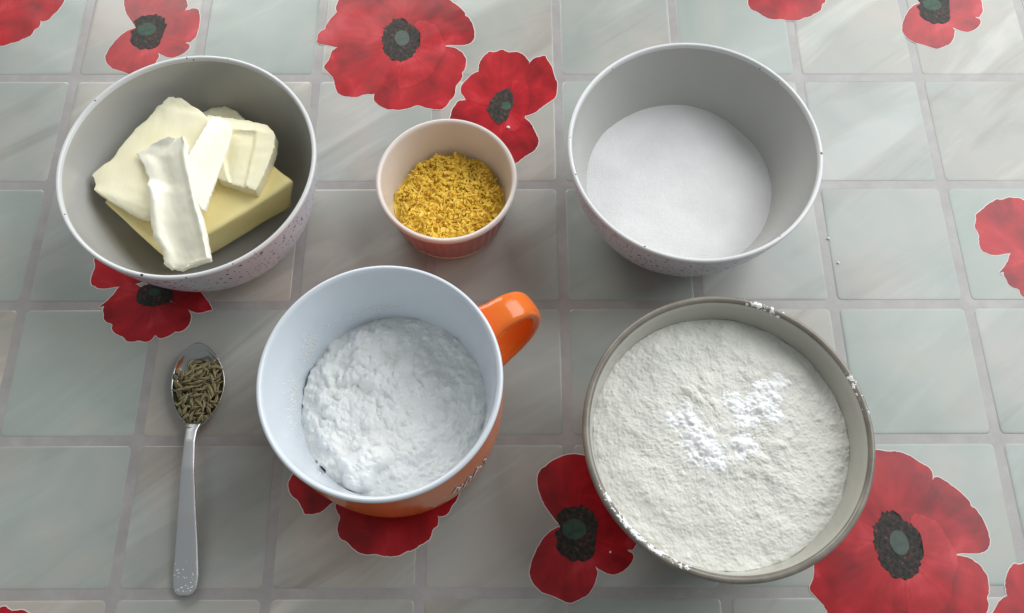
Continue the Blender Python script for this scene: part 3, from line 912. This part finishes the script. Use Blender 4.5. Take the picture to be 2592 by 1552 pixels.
def stroke(name, pts, rad, mat, lift, parent):
    """painted brush stroke on the mug wall: pts = (azimuth deg, z mm)"""
    P = []
    for i in range(len(pts) - 1):
        for k in range(6):
            f = k / 6
            P.append((pts[i][0] * (1 - f) + pts[i + 1][0] * f, pts[i][1] * (1 - f) + pts[i + 1][1] * f))
    P.append(pts[-1])
    P3 = []
    for a, zz in P:
        zz *= MM; r = wall_r(zz) + lift
        P3.append(np.array((r * math.cos(math.radians(a)), r * math.sin(math.radians(a)), zz)))
    n = 8; verts, faces = [], []
    for k, p in enumerate(P3):
        tg = P3[min(k + 1, len(P3) - 1)] - P3[max(k - 1, 0)]; tg /= np.linalg.norm(tg) + 1e-12
        out = np.array((p[0], p[1], 0)); out /= np.linalg.norm(out)
        sd = np.cross(tg, out); sd /= np.linalg.norm(sd) + 1e-12
        for i in range(n):
            q = 2 * math.pi * i / n
            verts.append(p + sd * rad * math.cos(q) + out * 0.00022 * math.sin(q))
    for k in range(len(P3) - 1):
        for i in range(n):
            j = (i + 1) % n
            faces.append((k * n + i, k * n + j, (k + 1) * n + j, (k + 1) * n + i))
    faces.append(tuple(range(n))); faces.append(tuple(range((len(P3) - 1) * n, len(P3) * n)))
    return new_obj(name, mesh_from(name, verts, faces), mat, parent)

letters = [[(-55, 46), (-52.5, 53), (-51, 47), (-52, 40)], [(-52, 46), (-49, 49)], [(-48.5, 40), (-46.5, 49), (-44.5, 52), (-43.5, 47), (-45, 41)],
           [(-42, 40), (-40, 50), (-38.5, 53)], [(-41, 46), (-37, 49), (-36, 40)], [(-34, 52), (-32, 46), (-33, 39)]]
for s in letters:
    stroke('lettering_outline', s, 0.00095, M['dark_paint'], 0.00005, t)
    stroke('lettering', s, 0.0006, M['white_paint'], 0.00025, t)

big = [(-14, -34, 12, 6.5), (-31, -21, 5.5, 2.6), (-15, 20, 12, 2.6), (-20, 34, 7, 2.4), (-33, 15, 6, 2.2), (-9, 12, 8, 1.4), (-8, 34, 9, 1.8),
       (8, 26, 11, 1.2), (18, 6, 12, 1.0), (-28, -5, 8, 2.0), (12, -18, 12, .7), (-18, -8, 10, 1.2), (3, 5, 9, .8), (-36, 3, 5, 2.0)]
big = [(x * MM, y * MM, r * MM, hh * 1.45 * MM) for x, y, r, hh in big]
rs = random.Random(5)
mid = crumb_list(rs, 110, .046, .0022, .0065, .18, .36) + crumb_list(rs, 80, .028, .002, .0062, .32, .62, -.020, .006)
small = crumb_list(rs, 800, .047, .0006, .0026, .28, .6)
def starch_z(x, y):
    h = 0.0014 * fbm(x, y, 9.0, 38, 2) + 0.0006 * fbm(x, y, 4.0, 190, 3) + 0.00022 * fbm(x, y, 1.0, 600, 3)
    edge = math.hypot(x, y) / 0.047
    if edge > .86: h -= 0.0025 * min(1.4, (edge - .86) / .14) * max(0, 0.35 - x / 0.07)
    return 0.0375 + h
def starch_r(a):
    left = max(0.0, -math.cos(a - .25)) ** 1.5
    return 1.0 - left * min(0.07, max(0.0, 0.022 + 0.05 * (noise.noise(Vector((a * 3.2, 1.7, 0))) + 0.7 * noise.noise(Vector((a * 9, 3.7, 0))) + .5 * noise.noise(Vector((a * 23, 1.1, 0))))))
st = new_obj('powder_heap', heap_mesh('powder_heap', 0.0494, starch_z, 190, 520, -0.012, starch_r,
             [(big, dict(warp=.36, power=6.0)), (mid, dict(warp=.35, power=4.5, seed=1.0)), (small, dict(warp=.35, power=2.2, seed=2.0))]), M['starch'], loc=(MUG[0] + .0006, MUG[1] + .0006, 0))
tag(st, 'lumpy fine white powder filling the orange mug', 'powder')

# ---------------------------------------------------------------- brown-rimmed bowl and flour
FLO = (0.3915, -0.2547, 0.0004)
t = empty('brown_rimmed_bowl', FLO, 'cream glazed bowl with brown rim, filled with flour', 'bowl')
new_obj('outer_wall', lathe('outer_wall', smooth_prof([(0.0385, 0.0012), (0.0410, 0.0045), (0.0500, 0.0110), (0.0585, 0.0240), (0.0645, 0.0420), (0.0675, 0.0570), (0.0682, 0.0640)]), 128), M['brown_glaze'], t)
new_obj('rim', lathe('rim', smooth_prof([(0.0682, 0.0640), (0.0693, 0.0662), (0.0697, 0.0682), (0.0692, 0.0698), (0.0680, 0.0703), (0.0668, 0.0699), (0.0660, 0.0690)], 4), 128), M['brown_glaze'], t)
new_obj('inner_wall', lathe('inner_wall', smooth_prof([(0.0660, 0.0690), (0.0652, 0.0672), (0.0648, 0.0650), (0.0642, 0.0600), (0.0620, 0.0480), (0.0575, 0.0310), (0.0480, 0.0160), (0.0330, 0.0095), (0.0, 0.0085)]), 128), M['cream_glaze'], t)
new_obj('foot_ring', lathe('foot_ring', [(0.0, 0.0025), (0.0345, 0.0025), (0.0355, 0.0002), (0.0375, 0.0), (0.0385, 0.0012)], 96), M['foot'], t)

def flour_z(x, y):
    h = 0.0012 * fbm(x, y, 9.0, 55, 3) + 0.00025 * fbm(x, y, 2.0, 260, 4) + 0.00015 * fbm(x, y, 6.0, 800, 3)
    d = math.hypot(x - 0.004, y - .004) / 0.064
    h += 0.0030 * (1 - d * d)
    return 0.0535 + h
rs = random.Random(15)
fcr1 = crumb_list(rs, 900, .063, .0008, .0026, .08, .19)
fcr1 += crumb_list(rs, 70, .030, .0020, .0048, .12, .26, .008, .008)
fcr2 = crumb_list(rs, 3600, .063, .00045, .0010, .15, .36)
fl = new_obj('flour_heap', heap_mesh('flour_heap', 0.0636, flour_z, 170, 820, -0.030,
             lambda a: 0.992 + 0.006 * noise.noise(Vector((math.cos(a) * 9, math.sin(a) * 9, 0))), [(fcr1, dict(warp=.35, power=2.0)), (fcr2, dict(warp=.3, power=2.0, seed=3.0))]), M['flour'], loc=(FLO[0], FLO[1], 0))
tag(fl, 'off-white wheat flour filling the brown-rimmed bowl', 'flour')

blobs = [(25, 23, 8.0, 1.0), (31, 28, 5.0, .8), (12, 12, 7.5, .8), (6, 18, 5, .6), (-10, -5, 9, 1.0), (-4, -10, 8, .9), (10, -4, 7, .8), (-18, 8, 9, .75), (-14, 1, 7, .9), (25, 12, 6, .7), (18, 17, 6, .9)]
def white_mesh():
    n = 230; half = 0.046
    rs = random.Random(33)
    g = np.linspace(-half, half, n + 1)
    X, Y = np.meshgrid(g, g); P = np.stack([X.ravel(), Y.ravel()], 1)
    fz = np.array([flour_z(x, y) for x, y in P])
    fz = splat(P, fz, fcr1, warp=.35, power=2.0); fz = splat(P, fz, fcr2, warp=.3, power=2.0, seed=3.0)
    thin = np.array([max(bh * (1 - (math.hypot(x * 1000 - bx, y * 1000 - by) / (br * 1.15)) ** 2) for bx, by, br, bh in blobs) + 0.55 * fbm(x, y, 4.0, 150, 3) for x, y in P])
    crumbs = []
    for bx, by, br, bh in blobs:
        crumbs += crumb_list(rs, int(br * 2.2 * bh), br * MM, .0007, .0030, .28, .55, bx * MM, by * MM, p=1.6)
        crumbs += crumb_list(rs, int(br * 5 * bh), br * 1.1 * MM, .0005, .0012, .35, .7, bx * MM, by * MM)
    z0 = fz + 0.00045 * np.clip(thin, -1.0, 1.0) - 0.00022
    z = splat(P, z0.copy(), crumbs, warp=.38, power=2.4)
    keep = (z > fz - 0.00005)
    W = n + 1; faces = []
    for j in range(n):
        for i in range(n):
            a = j * W + i
            if keep[a] or keep[a + 1] or keep[a + W] or keep[a + W + 1]:
                faces.append((a, a + 1, a + W + 1, a + W))
    me = mesh_from('white_powder', np.column_stack([P, z]), faces)
    bm = bmesh.new(); bm.from_mesh(me)
    bmesh.ops.delete(bm, geom=[v for v in bm.verts if not v.link_faces], context='VERTS')
    bm.to_mesh(me); bm.free()
    return me
wp = new_obj('white_powder', white_mesh(), M['white_powder'], loc=(FLO[0], FLO[1], 0))
tag(wp, 'bright white powder sprinkled over the middle of the flour', 'powder')

# ---------------------------------------------------------------- flour dust on rims, mug wall and spoon end
def bits(name, pts, label, cat, mat):
    """joined cluster of tiny flattened grains; pts = (x, y, z, size)"""
    rs = random.Random(name + label)
    verts, faces = [], []
    base = [(0, 0, 1), (1, 0, 0), (0, 1, 0), (-1, 0, 0), (0, -1, 0), (0, 0, -1)]
    tri = [(0, 1, 2), (0, 2, 3), (0, 3, 4), (0, 4, 1), (5, 2, 1), (5, 3, 2), (5, 4, 3), (5, 1, 4)]
    for (x, y, z, s) in pts:
        b = len(verts); a = rs.uniform(0, 6.3); sx, sy, sz = (s * rs.uniform(.6, 1.3) for _ in range(3))
        for q in base:
            verts.append((x + sx * (q[0] * math.cos(a) - q[1] * math.sin(a)), y + sy * (q[0] * math.sin(a) + q[1] * math.cos(a)), z + sz * .55 * q[2]))
        faces += [tuple(b + i for i in f) for f in tri]
    o = new_obj(name, mesh_from(name, verts, faces), mat)
    tag(o, label, cat, kind='stuff')
    return o

RIMP = smooth_prof([(0.0697, 0.0682), (0.0692, 0.0698), (0.0680, 0.0703), (0.0668, 0.0699), (0.0660, 0.0690), (0.0652, 0.0672)], 4)
def rim_smear(a0, a1, u0, u1, amt, label, seed):
    """flour caked on the brown rim: skin over the rim profile, showing only where it is thick"""
    na, nu = int(abs(a1 - a0) * 5), 26
    verts, th, faces = [], [], []
    us = np.linspace(u0, u1, nu + 1); T = np.linspace(0, 1, len(RIMP))
    for i in range(na + 1):
        f = i / na; a = math.radians(a0 + (a1 - a0) * f)
        for u in us:
            r = np.interp(u, T, [p[0] for p in RIMP]); z = np.interp(u, T, [p[1] for p in RIMP])
            v = (u - u0) / (u1 - u0)
            env = min(1, f * 5, (1 - f) * 5) * min(1, v * 4 + .1, (1 - v) * 4 + .1)
            x, y = r * math.cos(a), r * math.sin(a)
            k = amt * env - 0.55 + 1.0 * noise.fractal(Vector((x * 420, y * 420, z * 420 + seed)), .7, 2.1, 4) + .35 * noise.noise(Vector((x * 70, y * 70, seed)))
            t = 0.00045 * min(k, 1.0) + (0.00025 * noise.noise(Vector((x * 900, y * 900, z * 900))) if k > 0 else -.0001)
            out = 0.45 * (0.5 - u) * 2
            verts.append((x + math.cos(a) * t * out, y + math.sin(a) * t * out, z + t)); th.append(t)
    W = nu + 1
    for i in range(na):
        for j in range(nu):
            q = (i * W + j, i * W + j + 1, (i + 1) * W + j + 1, (i + 1) * W + j)
            if max(th[m] for m in q) > -0.0001: faces.append(q)
    me = mesh_from('flour_smear', verts, faces)
    bm = bmesh.new(); bm.from_mesh(me)
    bmesh.ops.delete(bm, geom=[v for v in bm.verts if not v.link_faces], context='VERTS')
    bm.to_mesh(me); bm.free()
    o = new_obj('flour_smear', me, M['white_powder'], loc=FLO)
    tag(o, label, 'flour', kind='stuff')
rim_smear(-158, -108, 0.3, 1.0, 0.78, 'smear of flour along the lower left of the brown rim', 1.0)
rim_smear(6, 30, 0.15, 0.8, 0.32, 'flour dust on the right of the brown rim', 5.0)
rim_smear(60, 78, 0.2, 0.9, 0.28, 'flour dust on the far side of the brown rim', 9.0)
rs = random.Random(21)

def mug_in_r(z):
    P = smooth_prof(MUG_IN)
    zs = [p[1] for p in P][::-1]; r_ = [p[0] for p in P][::-1]
    return float(np.interp(z, zs, r_))
pts = []
for (a0, z0, sa, sz, n) in ((145, .056, 3.5, .0035, 120), (152, .050, 4, .002, 50), (172, .052, 2.2, .0030, 60), (180, .049, 3, .002, 40), (190, .050, 12, .003, 70), (97, .051, 4, .0013, 80), (110, .052, 10, .003, 40), (165, .054, 25, .006, 60)):
    for _ in range(n):
        a = math.radians(rs.gauss(a0, sa)); zz = max(.038, rs.gauss(z0 - .002, sz * 1.3))
        r = mug_in_r(zz) - 0.0001
        pts.append((MUG[0] + r * math.cos(a), MUG[1] + r * math.sin(a), zz, rs.uniform(.0002, .0006)))
bits('powder_smear', pts, 'thin smears of powder on the inner left wall of the orange mug', 'powder', M['starch'])

# ---------------------------------------------------------------- spoon
t = empty('teaspoon', (0.1125, -0.2155, 0.0), 'steel teaspoon heaped with caraway seeds lying on the cloth', 'spoon')
SPX = lambda y: -0.0030 - 0.088 * (y - 0.0276) + 0.0  # bowl axis, local coords
def spoon_outline(n=64):
    """half widths along bowl: y from tip (+.0276) to neck (-.0225)"""
    out = []
    for k in range(n + 1):
        u = k / n
        y = 0.0276 - 0.0505 * u
        w = 0.0153 * (math.sin(math.pi * min(1, u ** 0.92)) ** 0.62) if u < 1 else 0
        out.append((y, w))
    return out
def spoon_bowl():
    OL = spoon_outline(48); nc = 24; th = 0.0011
    top, bot = [], []
    for k, (y, w) in enumerate(OL):
        u = k / 48
        rimz = 0.0082 + 0.0010 * u - 0.0012 * math.sin(math.pi * u)
        w = max(w, 0.0003 if k == 0 else 0.0026)
        for c in range(nc + 1):
            v = 2 * c / nc - 1
            rho2 = min(1, v * v * .98 + (2 * u - 1) ** 4 * .95)
            z = rimz - 0.0062 * (1 - rho2) ** 0.8 * math.sin(math.pi * min(1, max(0, u))) ** .5
            x = SPX(y) + w * v
            top.append((x, y, z)); bot.append((x * 1.0, y, max(z - th, 0.0005)))
    W = nc + 1; N = len(top); f = []
    for k in range(48):
        for c in range(nc):
            a = k * W + c
            f.append((a, a + W, a + W + 1, a + 1)); f.append((N + a, N + a + 1, N + a + W + 1, N + a + W))
        a = k * W; f.append((a, N + a, N + a + W, a + W))
        b = a + nc; f.append((b, b + W, N + b + W, N + b))
    for c in range(nc):
        f.append((c, c + 1, N + c + 1, N + c)); a = 48 * W + c; f.append((a, N + a, N + a + 1, a + 1))
    me = mesh_from('spoon_bowl', top + bot, f)
    bm = bmesh.new(); bm.from_mesh(me); bmesh.ops.recalc_face_normals(bm, faces=bm.faces); bm.to_mesh(me); bm.free()
    return me
new_obj('spoon_bowl', spoon_bowl(), M['steel_bowl'], t)
def spoon_handle():
    ctl = [(-0.0195, 0.0010, 0.0040, 0.0087), (-0.0245, 0.0006, 0.0031, 0.0100), (-0.0300, 0.0009, 0.0030, 0.0112), (-0.0450, 0.0022, 0.0037, 0.0120), (-0.0690, 0.0043, 0.0050, 0.0100),
           (-0.0850, 0.0053, 0.0060, 0.0072), (-0.1000, 0.0059, 0.0068, 0.0046), (-0.1055, 0.0060, 0.0062, 0.0038), (-0.1080, 0.0059, 0.0048, 0.0035), (-0.1094, 0.0058, 0.0026, 0.0033)]
    ys = np.linspace(-0.0195, -0.1094, 70)
    A = np.array(ctl)[::-1]
    nc = 12; top, bot = [], []
    for y in ys:
        x, w, z = (np.interp(y, A[:, 0], A[:, i]) for i in (1, 2, 3))
        for c in range(nc + 1):
            v = 2 * c / nc - 1
            e = 1 - v * v
            top.append((x + w * v, y, z + 0.0006 * e ** .5)); bot.append((x + w * v, y, z - 0.0009 * e ** .5 - .0002))
    W = nc + 1; N = len(top); f = []
    for k in range(len(ys) - 1):
        for c in range(nc):
            a = k * W + c
            f.append((a, a + W, a + W + 1, a + 1)); f.append((N + a, N + a + 1, N + a + W + 1, N + a + W))
        a = k * W; f.append((a, N + a, N + a + W, a + W))
        b = a + nc; f.append((b, b + W, N + b + W, N + b))
    for c in range(nc):
        f.append((c, c + 1, N + c + 1, N + c)); a = (len(ys) - 1) * W + c; f.append((a, N + a, N + a + 1, a + 1))
    me = mesh_from('handle', top + bot, f)
    bm = bmesh.new(); bm.from_mesh(me); bmesh.ops.recalc_face_normals(bm, faces=bm.faces); bm.to_mesh(me); bm.free()
    return me
new_obj('handle', spoon_handle(), M['steel'], t)
pts = []
for _ in range(34):
    y = -0.1085 + abs(rs.gauss(0, .0075)); x = rs.uniform(-.0055, .0055)
    if y > -0.085: continue
    w = np.interp(y, [-.1094, -.1055, -.085], [.0024, .0058, .0056])
    pts.append((0.1125 + 0.0059 + x / .0055 * w, -0.2155 + y, np.interp(y, [-.1094, -.1, -.085], [.0039, .0052, .0078]), rs.uniform(.00018, .00055)))
bits('flour_dust', pts, 'white flour flecks on the end of the teaspoon handle', 'flour', M['white_powder'])

# ---------------------------------------------------------------- caraway seeds
def mat_seed(name, dark, light):
    m = NT(name)
    at = m.n('ShaderNodeAttribute'); at.attribute_name = 'ridge'
    v = m.coord()
    ns = m.noise(v, 900.0, 3)
    f = m.math('MULTIPLY', at.outputs['Fac'], m.math('ADD', ns.outputs['Fac'], 0.45), True)
    m.col(m.ramp(f, [(0.25, dark), (0.75, light)]))
    m.set(Roughness=0.55, Specular_IOR_Level=0.35)
    return m.m
M['seed'] = mat_seed('caraway_seed', (0.17, 0.13, 0.055), (0.66, 0.57, 0.36))
M['seed2'] = mat_seed('caraway_seed_green', (0.19, 0.165, 0.065), (0.58, 0.54, 0.32))

def seed_mesh(bend, fat):
    n, m = 10, 20
    verts, faces, att = [], [], []
    for k in range(n + 1):
        u = k / n
        r = 0.00092 * fat * math.sin(math.pi * u) ** 0.75 + 0.00008
        x = (u - .5) * 0.0068
        y = bend * 0.0011 * (1 - (2 * u - 1) ** 2)
        for i in range(m):
            a = 2 * math.pi * i / m
            rd = 1.0 if i % 4 == 0 else (0.80 if i % 4 == 2 else 0.86)
            verts.append((x, y + r * rd * math.cos(a), r * rd * math.sin(a) * .8)); att.append(1.0 if i % 4 == 0 else 0.0)
    for k in range(n):
        for i in range(m):
            j = (i + 1) % m
            faces.append((k * m + i, k * m + j, (k + 1) * m + j, (k + 1) * m + i))
    me = mesh_from('caraway_seed', verts, faces)
    at = me.attributes.new('ridge', 'FLOAT', 'POINT')
    at.data.foreach_set('value', att)
    return me
seeds = [(seed_mesh(b, f), M[k]) for b, f, k in ((.6, 1.0, 'seed'), (1.1, .9, 'seed'), (.3, 1.1, 'seed2'), (.9, 1.0, 'seed2'))]
rs = random.Random(77)
placed = []
nseed = 0
for layer in range(4):
    for _ in range(420):
        u = rs.uniform(0.14, 0.985); v = rs.uniform(-1, 1)
        y = 0.0276 - 0.0505 * u
        w = 0.0153 * math.sin(math.pi * min(1, u ** .92)) ** .62
        lim = 0.90 - 0.10 * layer
        if abs(v) > lim or (u < .22 + .05 * layer): continue
        if u < .34 and v < -0.25 - 0.0: continue
        if u > .9 and layer > 1: continue
        x = SPX(y) + w * v
        if any(L == layer and (x - px) ** 2 + (y - py) ** 2 < 0.0030 ** 2 for px, py, L in placed): continue
        if nseed >= 190: break
        placed.append((x, y, layer)); nseed += 1
        rho2 = min(1, v * v + (2 * u - 1) ** 4)
        floor = 0.0082 - 0.0058 * (1 - rho2) ** .8
        z = max(floor + 0.0010, 0.0058 + 0.0012 * layer + 0.0022 * (1 - rho2)) if layer > 0 else max(floor + .0010, 0.0052)
        me, mt = seeds[rs.randrange(4)]
        o = new_obj('caraway_seed', me, mt)
        o.location = (0.1125 + x, -0.2155 + y, z)
        o.rotation_euler = (rs.uniform(0, 6.28), rs.gauss(0, .15), rs.uniform(0, 6.28))
        s = rs.uniform(.82, 1.08); o.scale = (s, s * rs.uniform(.85, 1.1), s)
        tag(o, 'ridged brown caraway seed heaped in the bowl of the teaspoon', 'seed', 'caraway seeds on the teaspoon')

# ---------------------------------------------------------------- stray grains on the cloth
def grain(x, y, s, label):
    bm = bmesh.new()
    bmesh.ops.create_icosphere(bm, subdivisions=1, radius=s)
    for v in bm.verts:
        v.co.x *= 1.3; v.co += Vector(noise.noise_vector(v.co * 1500)) * s * .3
    me = bpy.data.meshes.new('sugar_grain'); bm.to_mesh(me); bm.free()
    o = new_obj('sugar_grain', me, M['white_powder'], loc=(x, y, s * .7), smooth=False)
    tag(o, label, 'grain', 'stray white grains on the cloth')
grain(0.2870, -0.0390, 0.0010, 'stray white grain on the poppy beside the ramekin')
grain(0.4828, -0.1188, 0.0007, 'stray white grain just right of the sugar bowl')
grain(0.4865, -0.1352, 0.0007, 'stray white grain on the cloth between sugar bowl and flour bowl')
grain(0.3407, -0.3037, 0.0006, 'stray white grain on the poppy left of the flour bowl')
